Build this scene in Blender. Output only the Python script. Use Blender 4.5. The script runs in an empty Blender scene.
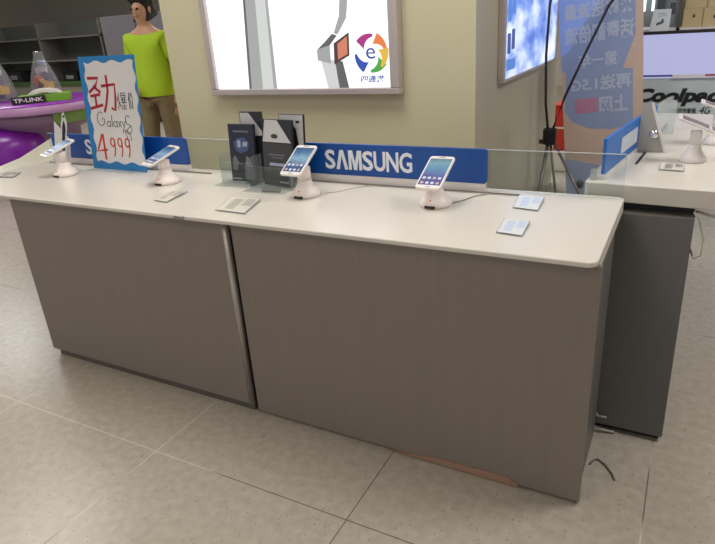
import bpy, bmesh, math, random
from mathutils import Vector, Matrix
random.seed(7)
PI = math.pi
sc = bpy.context.scene
COL = sc.collection

# ---------------------------------------------------------------- camera
R = ((0.8809705511123463, 0.12876272987797344, -0.45531422937042176),
     (0.4685151949733324, -0.37203440269473986, 0.8013013885490707),
     (-0.06621480311765157, -0.9192445608247788, -0.3880786482688147))
cd = bpy.data.cameras.new('camera')
cam = bpy.data.objects.new('camera', cd)
COL.objects.link(cam)
cd.sensor_width = 36.0
cd.lens = 603.345 * 36.0 / 715.0
cd.clip_start = 0.02
M4 = Matrix.Identity(4)
for i in range(3):
    M4[i][0] = R[i][0]; M4[i][1] = -R[i][1]; M4[i][2] = -R[i][2]
M4[2][3] = 1.415
cam.matrix_world = M4
sc.camera = cam

# ---------------------------------------------------------------- world, exposure, lights
sc.view_settings.view_transform = 'Standard'
sc.view_settings.look = 'None'
sc.view_settings.gamma = 1
sc.view_settings.use_curve_mapping = False
sc.view_settings.exposure = 0.0
w = bpy.data.worlds.new('store_ambient'); sc.world = w; w.use_nodes = True
bg = w.node_tree.nodes['Background']
bg.inputs[0].default_value = (1.0, 0.985, 0.965, 1); bg.inputs[1].default_value = 0.62

def area(name, loc, sx, sy, power, col=(1, .98, .955), rot=(0, 0, 0)):
    l = bpy.data.lights.new(name, 'AREA'); l.shape = 'RECTANGLE'
    l.size = sx; l.size_y = sy; l.energy = power; l.color = col
    o = bpy.data.objects.new(name, l); COL.objects.link(o)
    o.location = loc; o.rotation_euler = rot
    return o
CEIL = 3.4
LAMPS = [(-1.6, 1.9), (-5.2, 2.4), (1.5, 2.7), (-1.8, 6.6), (-6.0, 7.2), (-9.5, 5.0), (1.8, 7.4), (-1.2, -0.6), (-4.2, -0.8)]
LAMP_W = {0: 30, 1: 32, 2: 54, 3: 60, 4: 60, 5: 60, 6: 70, 7: 6, 8: 6}
for i, (x, y) in enumerate(LAMPS):
    area('ceiling_lamp_light', (x, y, CEIL - .09), 1.1, 1.1, LAMP_W[i])

# ---------------------------------------------------------------- materials
def lin(c):
    c = c / 255.0
    return c / 12.92 if c <= .04045 else ((c + .055) / 1.055) ** 2.4
def rgb(r, g, b): return (lin(r), lin(g), lin(b), 1)
MATS = {}
def mat(name, col, rough=.5, metal=0., spec=.5, noise=None, emis=0, coat=0, bump=None):
    """noise=(scale vec, amount) varies the value of the colour"""
    if name in MATS: return MATS[name]
    m = bpy.data.materials.new(name); m.use_nodes = True; MATS[name] = m
    nt = m.node_tree; b = nt.nodes['Principled BSDF']
    b.inputs['Base Color'].default_value = rgb(*col)
    b.inputs['Roughness'].default_value = rough
    b.inputs['Metallic'].default_value = metal
    b.inputs['Specular IOR Level'].default_value = spec
    b.inputs['Coat Weight'].default_value = coat
    tc = nt.nodes.new('ShaderNodeTexCoord')
    mp = nt.nodes.new('ShaderNodeMapping'); nt.links.new(tc.outputs['Object'], mp.inputs[0])
    nz = nt.nodes.new('ShaderNodeTexNoise'); nt.links.new(mp.outputs[0], nz.inputs[0])
    sv, amt = noise if noise else ((6, 6, 6), .04)
    mp.inputs['Scale'].default_value = sv
    nz.inputs['Scale'].default_value = 1; nz.inputs['Detail'].default_value = 3
    rp = nt.nodes.new('ShaderNodeMapRange'); nt.links.new(nz.outputs[0], rp.inputs[0])
    rp.inputs[1].default_value = .3; rp.inputs[2].default_value = .7
    rp.inputs[3].default_value = 1 - amt; rp.inputs[4].default_value = 1 + amt
    mx = nt.nodes.new('ShaderNodeVectorMath'); mx.operation = 'SCALE'
    mx.inputs[0].default_value = rgb(*col)[:3]; nt.links.new(rp.outputs[0], mx.inputs['Scale'])
    nt.links.new(mx.outputs[0], b.inputs['Base Color'])
    if emis:
        nt.links.new(mx.outputs[0], b.inputs['Emission Color']); b.inputs['Emission Strength'].default_value = emis
    return m
def clear(name, tint=(245, 248, 248), gloss=.10, milk=0.0):
    if name in MATS: return MATS[name]
    m = bpy.data.materials.new(name); m.use_nodes = True; MATS[name] = m
    nt = m.node_tree; nt.nodes.clear()
    out = nt.nodes.new('ShaderNodeOutputMaterial')
    tr = nt.nodes.new('ShaderNodeBsdfTransparent'); tr.inputs[0].default_value = rgb(*tint)
    gl = nt.nodes.new('ShaderNodeBsdfGlossy'); gl.inputs['Roughness'].default_value = .05
    df = nt.nodes.new('ShaderNodeBsdfDiffuse'); df.inputs[0].default_value = rgb(215, 220, 220)
    fr = nt.nodes.new('ShaderNodeLayerWeight'); fr.inputs[0].default_value = .5
    pw = nt.nodes.new('ShaderNodeMath'); pw.operation = 'POWER'; pw.inputs[1].default_value = 5; nt.links.new(fr.outputs['Facing'], pw.inputs[0])
    ad = nt.nodes.new('ShaderNodeMath'); ad.operation = 'MULTIPLY_ADD'; ad.inputs[1].default_value = .35; ad.inputs[2].default_value = gloss * .25
    nt.links.new(pw.outputs[0], ad.inputs[0])
    m1 = nt.nodes.new('ShaderNodeMixShader'); m2 = nt.nodes.new('ShaderNodeMixShader')
    m1.inputs[0].default_value = milk
    nt.links.new(tr.outputs[0], m1.inputs[1]); nt.links.new(df.outputs[0], m1.inputs[2])
    nt.links.new(ad.outputs[0], m2.inputs[0]); nt.links.new(m1.outputs[0], m2.inputs[1]); nt.links.new(gl.outputs[0], m2.inputs[2])
    nt.links.new(m2.outputs[0], out.inputs[0])
    return m
def ramp_emit(name, cols, scale=(1, 1, 1), strength=1.0, noise=True, axis=2, coord='Object', emission=True, dist=(0, 1), rough=.4):
    """colour ramp driven by noise or by an object-space axis (a printed / displayed picture)"""
    m = bpy.data.materials.new(name); m.use_nodes = True; MATS[name] = m
    nt = m.node_tree; b = nt.nodes['Principled BSDF']
    tc = nt.nodes.new('ShaderNodeTexCoord'); mp = nt.nodes.new('ShaderNodeMapping')
    nt.links.new(tc.outputs[coord], mp.inputs[0]); mp.inputs['Scale'].default_value = scale
    nz = nt.nodes.new('ShaderNodeTexNoise'); nz.inputs['Scale'].default_value = 1; nz.inputs['Detail'].default_value = 4
    nt.links.new(mp.outputs[0], nz.inputs[0])
    rr = nt.nodes.new('ShaderNodeMapRange')
    if noise:
        nt.links.new(nz.outputs[0], rr.inputs[0]); rr.inputs[1].default_value = .32; rr.inputs[2].default_value = .68
    else:
        sp = nt.nodes.new('ShaderNodeSeparateXYZ'); nt.links.new(tc.outputs[coord], sp.inputs[0])
        ad = nt.nodes.new('ShaderNodeMath'); ad.operation = 'MULTIPLY_ADD'
        ad.inputs[1].default_value = (dist[1] - dist[0]) * .25
        nt.links.new(nz.outputs[0], ad.inputs[0]); nt.links.new(sp.outputs[axis], ad.inputs[2])
        nt.links.new(ad.outputs[0], rr.inputs[0]); rr.inputs[1].default_value = dist[0] + (dist[1] - dist[0]) * .12; rr.inputs[2].default_value = dist[1] + (dist[1] - dist[0]) * .12
    cr = nt.nodes.new('ShaderNodeValToRGB'); nt.links.new(rr.outputs[0], cr.inputs[0])
    el = cr.color_ramp.elements
    while len(el) < len(cols): el.new(.5)
    for i, (p, c) in enumerate(cols):
        el[i].position = p; el[i].color = rgb(*c)
    nt.links.new(cr.outputs[0], b.inputs['Base Color'])
    b.inputs['Roughness'].default_value = rough
    if emission:
        nt.links.new(cr.outputs[0], b.inputs['Emission Color']); b.inputs['Emission Strength'].default_value = strength
        b.inputs['Base Color'].default_value = (0, 0, 0, 1)
        for l in list(nt.links):
            if l.to_socket == b.inputs['Base Color']: nt.links.remove(l)
    return m
def glow(name, col, s=1.0):
    if name in MATS: return MATS[name]
    m = bpy.data.materials.new(name); m.use_nodes = True; MATS[name] = m
    b = m.node_tree.nodes['Principled BSDF']
    b.inputs['Base Color'].default_value = (0.02, 0.02, 0.02, 1); b.inputs['Roughness'].default_value = .3
    b.inputs['Emission Color'].default_value = rgb(*col); b.inputs['Emission Strength'].default_value = s
    return m

white_top = mat('white_solid_surface', (218, 212, 203), .22, spec=.5, noise=((2, 2, 2), .015))
white_edge = mat('white_edge', (214, 208, 198), .4)
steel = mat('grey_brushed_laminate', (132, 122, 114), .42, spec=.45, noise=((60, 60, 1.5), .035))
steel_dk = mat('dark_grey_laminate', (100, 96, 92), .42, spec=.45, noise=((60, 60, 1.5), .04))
edge_m = mat('satin_metal_edge', (168, 160, 152), .3, metal=.5)
black = mat('black_plastic', (22, 22, 24), .45)
plinth_m = mat('brown_grey_plinth', (92, 84, 80), .4)
copper = mat('copper_tinted_kick_reflection', (178, 142, 124), .3, metal=.4)
blue = mat('royal_blue_acrylic', (6, 76, 160), .35)
blue_b = mat('bright_blue_board', (24, 108, 196), .4)
white = mat('white_plastic', (232, 226, 224), .35)
paper = mat('white_paper', (225, 222, 222), .6)
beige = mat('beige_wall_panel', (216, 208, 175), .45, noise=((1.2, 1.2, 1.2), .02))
beige_gl = mat('greyish_beige_panel', (186, 179, 156), .3, noise=((5, 5, .3), .05))  # own greyer panel tone, plus side-face lighting and reflection bands put into colour
acry = clear('clear_acrylic')
acry_edge = clear('acrylic_edge', milk=.55)
alu = mat('silver_aluminium', (178, 178, 186), .35, metal=.4)
darkm = mat('dark_tripod_metal', (34, 32, 36), .4)
polem = mat('grey_tripod_tube', (120, 116, 108), .35, metal=.5)

# ---------------------------------------------------------------- builders
def tag(o, label=None, cat=None, group=None, kind=None):
    if label: o['label'] = label
    if cat: o['category'] = cat
    if group: o['group'] = group
    if kind: o['kind'] = kind
    return o
def empty(name, loc, label, cat, group=None, rz=0):
    o = bpy.data.objects.new(name, None); COL.objects.link(o); o.location = loc; o.rotation_euler = (0, 0, rz)
    o.empty_display_size = .05
    return tag(o, label, cat, group)
class MB:
    """mesh builder; coordinates are in the parent's frame"""
    def __init__(s): s.bm = bmesh.new(); s.T = Matrix.Identity(4)
    def v(s, p): return s.bm.verts.new(s.T @ Vector(p))
    def poly(s, ring0, ring1, cap=True):
        a = [s.v(p) for p in ring0]; b = [s.v(p) for p in ring1]; n = len(a)
        for i in range(n): s.bm.faces.new((a[i], a[(i + 1) % n], b[(i + 1) % n], b[i]))
        if cap: s.bm.faces.new(a[::-1]); s.bm.faces.new(b)
        return s
    def box(s, x0, x1, y0, y1, z0, z1):
        return s.poly([(x0, y0, z0), (x1, y0, z0), (x1, y1, z0), (x0, y1, z0)], [(x0, y0, z1), (x1, y0, z1), (x1, y1, z1), (x0, y1, z1)])
    def prism(s, pts, z0, z1):
        return s.poly([(x, y, z0) for x, y in pts], [(x, y, z1) for x, y in pts])
    def prism_x(s, pts, x0, x1):
        return s.poly([(x0, y, z) for y, z in pts], [(x1, y, z) for y, z in pts])
    def lathe(s, prof, n=24, cx=0, cy=0, sx=1, sy=1):
        rings = []
        for r, z in prof:
            rings.append([s.v((cx + r * sx * math.cos(2 * PI * k / n), cy + r * sy * math.sin(2 * PI * k / n), z)) for k in range(n)])
        for a, b in zip(rings, rings[1:]):
            for i in range(n): s.bm.faces.new((a[i], a[(i + 1) % n], b[(i + 1) % n], b[i]))
        s.bm.faces.new(rings[0][::-1]); s.bm.faces.new(rings[-1])
        return s
    def tube(s, pts, r, n=8, r1=None):
        pts = [Vector(p) for p in pts]; rings = []; N = len(pts)
        up = Vector((0, 0, 1))
        for i, p in enumerate(pts):
            d = (pts[min(i + 1, N - 1)] - pts[max(i - 1, 0)]).normalized()
            a = d.cross(up if abs(d.dot(up)) < .95 else Vector((1, 0, 0))).normalized(); b = d.cross(a)
            rr = r if r1 is None else r + (r1 - r) * i / (N - 1)
            rings.append([s.v(p + a * rr * math.cos(2 * PI * k / n) + b * rr * math.sin(2 * PI * k / n)) for k in range(n)])
        for a, b in zip(rings, rings[1:]):
            for i in range(n): s.bm.faces.new((a[i], a[(i + 1) % n], b[(i + 1) % n], b[i]))
        s.bm.faces.new(rings[0][::-1]); s.bm.faces.new(rings[-1])
        return s
    def build(s, name, m, parent=None, bevel=0, smooth=False, seg=2):
        bmesh.ops.recalc_face_normals(s.bm, faces=s.bm.faces[:])
        me = bpy.data.meshes.new(name); s.bm.to_mesh(me); s.bm.free()
        me.materials.append(m)
        o = bpy.data.objects.new(name, me); COL.objects.link(o)
        if parent: o.parent = parent
        if smooth:
            for p in me.polygons: p.use_smooth = True
        if bevel:
            b = o.modifiers.new('bevel', 'BEVEL'); b.width = bevel; b.segments = seg; b.limit_method = 'ANGLE'; b.angle_limit = .6
        return o
def rrect(x0, x1, y0, y1, r, n=5):
    pts = []
    for cx, cy, a0 in ((x1 - r, y0 + r, -PI / 2), (x1 - r, y1 - r, 0), (x0 + r, y1 - r, PI / 2), (x0 + r, y0 + r, PI)):
        for k in range(n + 1):
            a = a0 + PI / 2 * k / n; pts.append((cx + r * math.cos(a), cy + r * math.sin(a)))
    return pts
def frame(o, u, v):
    """matrix whose local x,y,z are u,v and u x v, origin o"""
    u = Vector(u).normalized(); v = Vector(v).normalized(); n = u.cross(v)
    M = Matrix.Identity(4)
    for i in range(3): M[i][0] = u[i]; M[i][1] = v[i]; M[i][2] = n[i]; M[i][3] = o[i]
    return M
def flat(name, m, F, pts, th=.001, z=0.0, parent=None):
    """a shape of thickness th lying on frame F, raised by z"""
    b = MB(); b.T = F; b.prism(pts, z, z + th)
    return b.build(name, m, parent)
def flats(name, m, F, polys, th=.001, z=0.0, parent=None):
    b = MB(); b.T = F
    for p in polys: b.prism(p, z, z + th)
    return b.build(name, m, parent)
def rect(x0, x1, y0, y1): return [(x0, y0), (x1, y0), (x1, y1), (x0, y1)]
def text(name, s, F, x0, x1, y0, y1, m, parent=None, th=.0012, bold=0.0, shear=0.0, mirror=False, z=0.0, spacing=1.0):
    cu = bpy.data.curves.new(name, 'FONT'); cu.body = s; cu.size = 1; cu.offset = bold; cu.shear = shear
    cu.extrude = .01; cu.resolution_u = 3; cu.space_character = spacing
    t = bpy.data.objects.new(name, cu); COL.objects.link(t)
    bpy.context.view_layer.update()
    dg = bpy.context.evaluated_depsgraph_get()
    me = bpy.data.meshes.new_from_object(t.evaluated_get(dg))
    bpy.data.objects.remove(t); bpy.data.curves.remove(cu)
    xs = [v.co.x for v in me.vertices]; ys = [v.co.y for v in me.vertices]
    a, b_, c, d = min(xs), max(xs), min(ys), max(ys)
    for v in me.vertices:
        u = (v.co.x - a) / (b_ - a)
        if mirror: u = 1 - u
        v.co = F @ Vector((x0 + (x1 - x0) * u, y0 + (y1 - y0) * (v.co.y - c) / (d - c), z + (th if v.co.z > 0 else 0)))
    me.name = name; me.materials.clear(); me.materials.append(m)
    o = bpy.data.objects.new(name, me); COL.objects.link(o)
    if parent: o.parent = parent
    return o
def strokes(name, m, F, lines, wdt, th=.001, z=0.0, parent=None):
    """marker-pen strokes: list of polylines"""
    b = MB(); b.T = F
    for ln in lines:
        p = [Vector((x, y, 0)) for x, y in ln]; L = []; Rr = []
        for i, q in enumerate(p):
            d = (p[min(i + 1, len(p) - 1)] - p[max(i - 1, 0)]).normalized(); n = Vector((-d.y, d.x, 0)) * wdt / 2
            L.append(q + n); Rr.append(q - n)
        for i in range(len(p) - 1):
            b.prism([(Rr[i].x, Rr[i].y), (Rr[i + 1].x, Rr[i + 1].y), (L[i + 1].x, L[i + 1].y), (L[i].x, L[i].y)], z, z + th)
    return b.build(name, m, parent)
def copy_tree(o, parent=None):
    c = o.copy(); COL.objects.link(c)
    if parent: c.parent = parent
    for ch in [x for x in bpy.data.objects if x.parent == o]: copy_tree(ch, c)
    return c

# ================================================================= the setting
fm = bpy.data.materials.new('speckled_beige_floor_tile'); fm.use_nodes = True
nt = fm.node_tree; b = nt.nodes['Principled BSDF']
tc = nt.nodes.new('ShaderNodeTexCoord')
def N(t, **k):
    n = nt.nodes.new(t)
    for a, v in k.items(): setattr(n, a, v)
    return n
sep = N('ShaderNodeSeparateXYZ'); nt.links.new(tc.outputs['Object'], sep.inputs[0])
def line_mask(sock, off):
    a = N('ShaderNodeMath', operation='SUBTRACT'); a.inputs[1].default_value = off; nt.links.new(sock, a.inputs[0])
    p = N('ShaderNodeMath', operation='PINGPONG'); p.inputs[1].default_value = .4; nt.links.new(a.outputs[0], p.inputs[0])
    l = N('ShaderNodeMath', operation='LESS_THAN'); l.inputs[1].default_value = .0019; nt.links.new(p.outputs[0], l.inputs[0])
    return l
lx = line_mask(sep.outputs[0], -2.375); ly = line_mask(sep.outputs[1], 1.184)
mxl = N('ShaderNodeMath', operation='MAXIMUM'); nt.links.new(lx.outputs[0], mxl.inputs[0]); nt.links.new(ly.outputs[0], mxl.inputs[1])
vo = N('ShaderNodeTexVoronoi'); vo.inputs['Scale'].default_value = 55; nt.links.new(tc.outputs['Object'], vo.inputs['Vector'])
vl = N('ShaderNodeMath', operation='LESS_THAN'); vl.inputs[1].default_value = .17; nt.links.new(vo.outputs['Distance'], vl.inputs[0])
vs = N('ShaderNodeSeparateColor'); nt.links.new(vo.outputs['Color'], vs.inputs[0])
vg = N('ShaderNodeMath', operation='GREATER_THAN'); vg.inputs[1].default_value = .55; nt.links.new(vs.outputs[0], vg.inputs[0])
vm = N('ShaderNodeMath', operation='MULTIPLY'); nt.links.new(vl.outputs[0], vm.inputs[0]); nt.links.new(vg.outputs[0], vm.inputs[1])
nz = N('ShaderNodeTexNoise'); nz.inputs['Scale'].default_value = 30; nz.inputs['Detail'].default_value = 6; nt.links.new(tc.outputs['Object'], nz.inputs[0])
cr = N('ShaderNodeValToRGB'); nt.links.new(nz.outputs[0], cr.inputs[0])
cr.color_ramp.elements[0].position = .3; cr.color_ramp.elements[0].color = rgb(168, 160, 147)
cr.color_ramp.elements[1].position = .7; cr.color_ramp.elements[1].color = rgb(182, 174, 161)
m1 = N('ShaderNodeMix', data_type='RGBA'); nt.links.new(vm.outputs[0], m1.inputs[0]); nt.links.new(cr.outputs[0], m1.inputs[6]); m1.inputs[7].default_value = rgb(148, 139, 125)
nz2 = N('ShaderNodeTexNoise'); nz2.inputs['Scale'].default_value = 1.3; nt.links.new(tc.outputs['Object'], nz2.inputs[0])
gr = N('ShaderNodeValToRGB'); nt.links.new(nz2.outputs[0], gr.inputs[0])
gr.color_ramp.elements[0].position = .48; gr.color_ramp.elements[0].color = rgb(112, 102, 92)
gr.color_ramp.elements[1].position = .56; gr.color_ramp.elements[1].color = rgb(205, 198, 184)
m2 = N('ShaderNodeMix', data_type='RGBA'); nt.links.new(mxl.outputs[0], m2.inputs[0]); nt.links.new(m1.outputs[2], m2.inputs[6]); nt.links.new(gr.outputs[0], m2.inputs[7])
nt.links.new(m2.outputs[2], b.inputs['Base Color']); b.inputs['Roughness'].default_value = .27; b.inputs['Specular IOR Level'].default_value = .45
MATS['floor'] = fm
o = MB().box(-16, 5, -4, 12, -.1, 0).build('floor', fm); tag(o, kind='structure')
wm = mat('pale_store_wall', (190, 186, 178), .6)
o = MB().box(-16, 5, 12, 12.1, 0, CEIL).build('wall_back', wm); tag(o, kind='structure')
o = MB().box(-16.1, -16, -4, 12, 0, CEIL).build('wall_left', wm); tag(o, kind='structure')
o = MB().box(5, 5.1, -4, 12, 0, CEIL).build('wall_right', wm); tag(o, kind='structure')
o = MB().box(-16, 5, -4, 12, CEIL, CEIL + .1).build('ceiling', mat('ceiling_tile', (215, 214, 210), .8)); tag(o, kind='structure')
PW = ['above the counter signs', 'over the purple island', 'to the right of the right-hand desk', 'behind the beige pillar', 'over the left rear aisle', 'farthest left', 'at the right rear', 'nearest the viewer on the right', 'nearest the viewer on the left']
for i, (x, y) in enumerate(LAMPS):
    e = empty('ceiling_light', (x, y, CEIL), 'square white ceiling light panel, ' + PW[i], 'ceiling light', 'square ceiling light panels')
    MB().box(-.62, .62, -.62, .62, -.06, -.002).build('light_housing', white, e)
    MB().box(-.56, .56, -.56, .56, -.07, -.0605).build('light_diffuser', glow('lamp_diffuser', (255, 246, 230), 3), e)

# beige pillar block with two lightboxes
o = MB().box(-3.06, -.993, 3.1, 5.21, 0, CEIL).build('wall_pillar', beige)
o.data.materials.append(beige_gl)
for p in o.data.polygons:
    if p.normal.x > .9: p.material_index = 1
tag(o, kind='structure')
tag(MB().box(-3.063, -.99, 3.088, 3.1, 0, .1).build('baseboard_pillar', mat('grey_skirting', (130, 126, 118), .5)), kind='structure')

# ================================================================= counters
ZT = .807
cm = empty('display_counter', (-1.98, 1.53, 0), 'left grey laminate counter cabinet raised on a recessed plinth', 'counter', 'grey display counters')
def rel(o, e):
    """the mesh was built in world coordinates: hang it on e"""
    o.parent = e; o.matrix_parent_inverse = Matrix.Identity(4)
    Mi = (Matrix.Translation(e.location) @ Matrix.Rotation(e.rotation_euler.z, 4, 'Z')).inverted()
    o.data.transform(Mi); return o
rel(MB().box(-2.60, -1.40, 1.528, 1.546, .030, .788).build('front_panel', steel, bevel=.002), cm)
rel(MB().tube([(-1.392, 1.534, .030), (-1.392, 1.534, .788)], .0135, 14).build('corner_trim', edge_m, smooth=True), cm)
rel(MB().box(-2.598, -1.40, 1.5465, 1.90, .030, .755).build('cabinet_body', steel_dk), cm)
rel(MB().box(-2.565, -1.385, 1.536, 1.88, 0, .0295).build('plinth', plinth_m), cm)
cr_ = empty('display_counter', (-.75, 1.53, 0), 'right grey laminate counter cabinet with a painted copper reflection along its foot', 'counter', 'grey display counters')
rel(MB().prism_x([(1.528, .010), (1.546, .010), (1.546, .788), (1.528, .788)], -1.362, -.152).build('front_panel', steel, bevel=.002), cr_)
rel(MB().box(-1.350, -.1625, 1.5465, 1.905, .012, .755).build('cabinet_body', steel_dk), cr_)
rel(MB().box(-1.31, -.17, 1.54, 1.89, 0, .0095).build('plinth', plinth_m), cr_)
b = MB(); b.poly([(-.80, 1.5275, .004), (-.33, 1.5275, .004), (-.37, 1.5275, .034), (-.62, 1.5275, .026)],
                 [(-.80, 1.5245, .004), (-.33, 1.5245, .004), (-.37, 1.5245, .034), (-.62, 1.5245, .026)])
rel(b.build('kick_reflection', copper), cr_)  # strip shaped and tinted to paint the warm reflection along the panel foot
# white tops: a thin lip over the front panel, a deep slab behind it
def top(name, x0, x1, label, rl, rr_):
    b = MB(); rad = .028
    pts = []
    for cx, cy, a0, r in ((x1, 1.500, -PI / 2, rr_), (x1, 2.115, 0, rr_), (x0, 2.115, PI / 2, rl), (x0, 1.500, PI, rl)):
        sx = -1 if a0 in (-PI / 2, 0) else 1; sy = 1 if cy < 1.8 else -1
        for k in range(6):
            a = a0 + PI / 2 * k / 5; pts.append((cx + sx * r + r * math.cos(a), cy + sy * r + r * math.sin(a)))
    b.prism(pts, ZT - .015, ZT)
    o = b.build(name, white_top, bevel=.004, seg=3)
    b = MB(); b.box(x0 + .002, x1 - .002, 1.56, 2.11, .757, ZT - .0155); u = b.build('apron', white_edge, o)
    g = MB(); g.box(x0 + .06, x1 - .33, 2.036, 2.042, ZT, ZT + .0012); g.box(x0 + .06, x1 - .33, 2.0421, 2.045, ZT, ZT + .006); g.build('cable_slot', mat('slot_grey', (150, 146, 140), .5), o)
    return tag(o, label, 'countertop', 'white countertops')
t1 = top('countertop', -3.07, -1.552, 'long white countertop on the left cabinet, under the price poster', .004, .004)
t2 = top('countertop', -1.549, -.161, 'white countertop on the right cabinet with rounded front corner', .004, .028)
tag(MB().box(-1.59, -1.545, 1.494, 1.4995, ZT - .012, ZT - .001).build('joint_clip', mat('clip_grey', (150, 144, 138), .4)), 'tiny grey joint clip on the front edge where the white tops meet', 'clip')

# right-hand desk running away from us, turned a little
dk = empty('display_desk', (-.299, 2.15, 0), 'white-topped display desk with dark grey pedestal at the right', 'desk', rz=math.radians(-4))
MB().prism(rrect(0, .50, 0, 1.48, .02), .780, .842).build('tabletop', white_top, dk, bevel=.004, seg=3)
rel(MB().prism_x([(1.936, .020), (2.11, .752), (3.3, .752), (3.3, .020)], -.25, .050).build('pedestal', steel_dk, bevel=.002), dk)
rel(MB().prism_x([(1.955, 0), (1.955, .0195), (3.25, .0195), (3.25, 0)], -.24, .040).build('plinth', black), dk)
rel(MB().box(-.24, .045, 2.17, 3.25, .7525, .778).build('support_rail', black), dk)
b = MB(); b.box(.112, .122, .30, .56, .8421, .8435); b.box(.112, .122, .70, 1.15, .8421, .8435); b.build('cable_slot', black, dk)

# far-left desk behind the long countertop
ld = empty('display_desk', (-3.4, 2.5, 0), 'cream desk top behind the left end of the counter by the purple island', 'desk')
rel(MB().prism([(-3.073, 1.74), (-3.22, 1.86), (-3.34, 2.09), (-3.67, 2.49), (-3.85, 2.70), (-3.073, 2.70)], .780, .806).build('tabletop', mat('cream_top', (200, 196, 178), .35), bevel=.003), ld)
rel(MB().box(-3.5, -3.2, 2.35, 2.66, 0, .7795).build('pedestal', steel_dk), ld)

# ================================================================= clear sheet and blue brand boards
sh = MB().box(-3.02, -.165, 2.078, 2.083, ZT + .0005, .955).build('acrylic_sheet', acry)
MB().box(-3.02, -.165, 2.0775, 2.0835, .9552, .9575).build('polished_edge', acry_edge, sh)
tag(sh, 'long clear acrylic sheet standing along the back of the white counter', 'acrylic sheet')
def board(x0, x1, label, tc_):
    e = empty('brand_board', ((x0 + x1) / 2, 2.06, ZT), label, 'sign', 'blue brand boards on the counter')
    F = frame((x0, 2.056, .838), (1, 0, 0), (0, 0, 1))
    b = MB(); b.T = F; b.prism(rrect(0, x1 - x0, 0, .124, .012), -.012, 0); rel(b.build('board', blue, bevel=.0015), e)
    rel(MB().box(x0 + .02, x1 - .005, 2.055, 2.075, ZT + .0003, .8375).build('base_rail', white), e)
    wl = glow('unused', (255, 255, 255)) if 0 else mat('white_lettering', (238, 240, 245), .4)
    a = tc_ - .193 - x0
    X = a; h = .077; y0 = .023
    for ch, cw in zip('SAMSUNG', (.0495, .0575, .0620, .0495, .0535, .0545, .0560)):
        X1_ = X + cw - .0035; W = X1_ - X; q_ = .0145
        if ch == 'A':   # bar-less A
            p = [(0, 0), (q_, 0), (W / 2, h * .74), (W - q_, 0), (W, 0), (W / 2 + q_ * .55, h), (W / 2 - q_ * .55, h)]
            o = flat('lettering', wl, F, [(X + x, y0 + y) for x, y in p], .0015, 0, None)
        elif ch == 'M':
            p = [(0, 0), (q_ * .85, 0), (q_ * .85, h * .70), (W / 2 - q_ * .45, 0), (W / 2 + q_ * .45, 0), (W - q_ * .85, h * .70), (W - q_ * .85, 0), (W, 0), (W, h), (W - q_ * 1.3, h), (W / 2, h * .36), (q_ * 1.3, h), (0, h)]
            o = flat('lettering', wl, F, [(X + x, y0 + y) for x, y in p], .0015, 0, None)
        else:
            o = text('lettering', ch, F, X, X1_, y0, y0 + h, wl, None, .0015, .022)
        X += cw
        rel(o, e)
    return e
board(-1.555, -.614, 'blue SAMSUNG board right of the leaflet holders', -1.086)
board(-2.966, -2.02, 'blue SAMSUNG board mostly hidden behind the price poster', -2.515)

# ================================================================= price poster
e = empty('price_poster', (-2.45, 2.0, ZT), 'hand-lettered white price poster with wavy blue border reading Galaxy 4999', 'poster')
F = frame((-2.597, 1.995, ZT + .004), (1, -.02, 0), (0.125, .0, 1))
bl2 = mat('poster_blue', (30, 128, 196), .5)
f0 = flat('backing_card', bl2, F, rect(0, .372, 0, .525), .003)
def wavy(x0, x1, y0, y1, a, n):
    P = []
    for k in range(n * 8): t = k / (n * 8); P.append((x0 + (x1 - x0) * t, y0 + a * math.sin(t * n * 2 * PI)))
    m_ = int(n * 1.7)
    for k in range(m_ * 8): t = k / (m_ * 8); P.append((x1 + a * math.sin(t * m_ * 2 * PI), y0 + (y1 - y0) * t))
    for k in range(n * 8): t = k / (n * 8); P.append((x1 - (x1 - x0) * t, y1 + a * math.sin(t * n * 2 * PI)))
    for k in range(m_ * 8): t = k / (m_ * 8); P.append((x0 + a * math.sin(t * m_ * 2 * PI), y1 - (y1 - y0) * t))
    return P
f1 = flat('wavy_paper', paper, F, wavy(.038, .364, .036, .500, .0065, 3), .0015, .0031)
red = mat('red_marker', (176, 22, 48), .6); ora = mat('orange_red_marker', (205, 62, 34), .6); ink = mat('black_marker', (58, 54, 70), .6)
def S(L, ox, oy, sx, sy): return [[(ox + x * sx, oy + y * sy) for x, y in l] for l in L]
jin = [[(.05, .93), (.42, .93), (.30, .72), (.05, .55)], [(.22, .72), (.45, .55)], [(.08, .45), (.42, .50)], [(.25, .47), (.25, .2)], [(.03, .12), (.48, .22)],
       [(.50, .72), (.95, .76), (.93, .4), (.88, .08), (.76, .14)], [(.70, 1.0), (.70, .6), (.60, .25), (.50, .02)]]
f2 = strokes('lettering', red, F, S(jin, .038, .272, .200, .170), .0135, .001, .0047)
bao = [[(.10, .75), (.05, .5)], [(.22, .95), (.22, .5), (.08, .05)], [(.25, .45), (.38, .15)], [(.48, .95), (.92, .95), (.92, .70), (.48, .70), (.48, .95)], [(.48, .82), (.92, .82)],
       [(.42, .58), (.98, .58)], [(.40, .44), (1.0, .44)], [(.58, .68), (.58, .44)], [(.80, .68), (.80, .44)], [(.70, .42), (.70, .02)], [(.45, .3), (.58, .2)], [(.95, .3), (.82, .2)], [(.45, .05), (.60, .15)], [(.92, .05), (.80, .15)]]
jia = [[(.3, .95), (.05, .5)], [(.2, .65), (.2, .02)], [(.6, .95), (.35, .6)], [(.6, .95), (.95, .6)], [(.5, .55), (.45, .05)], [(.78, .55), (.78, .02)]]
f3 = strokes('lettering', ink, F, S(bao, .232, .285, .062, .082) + S(jia, .305, .290, .034, .078), .0036, .001, .0047)
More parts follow.
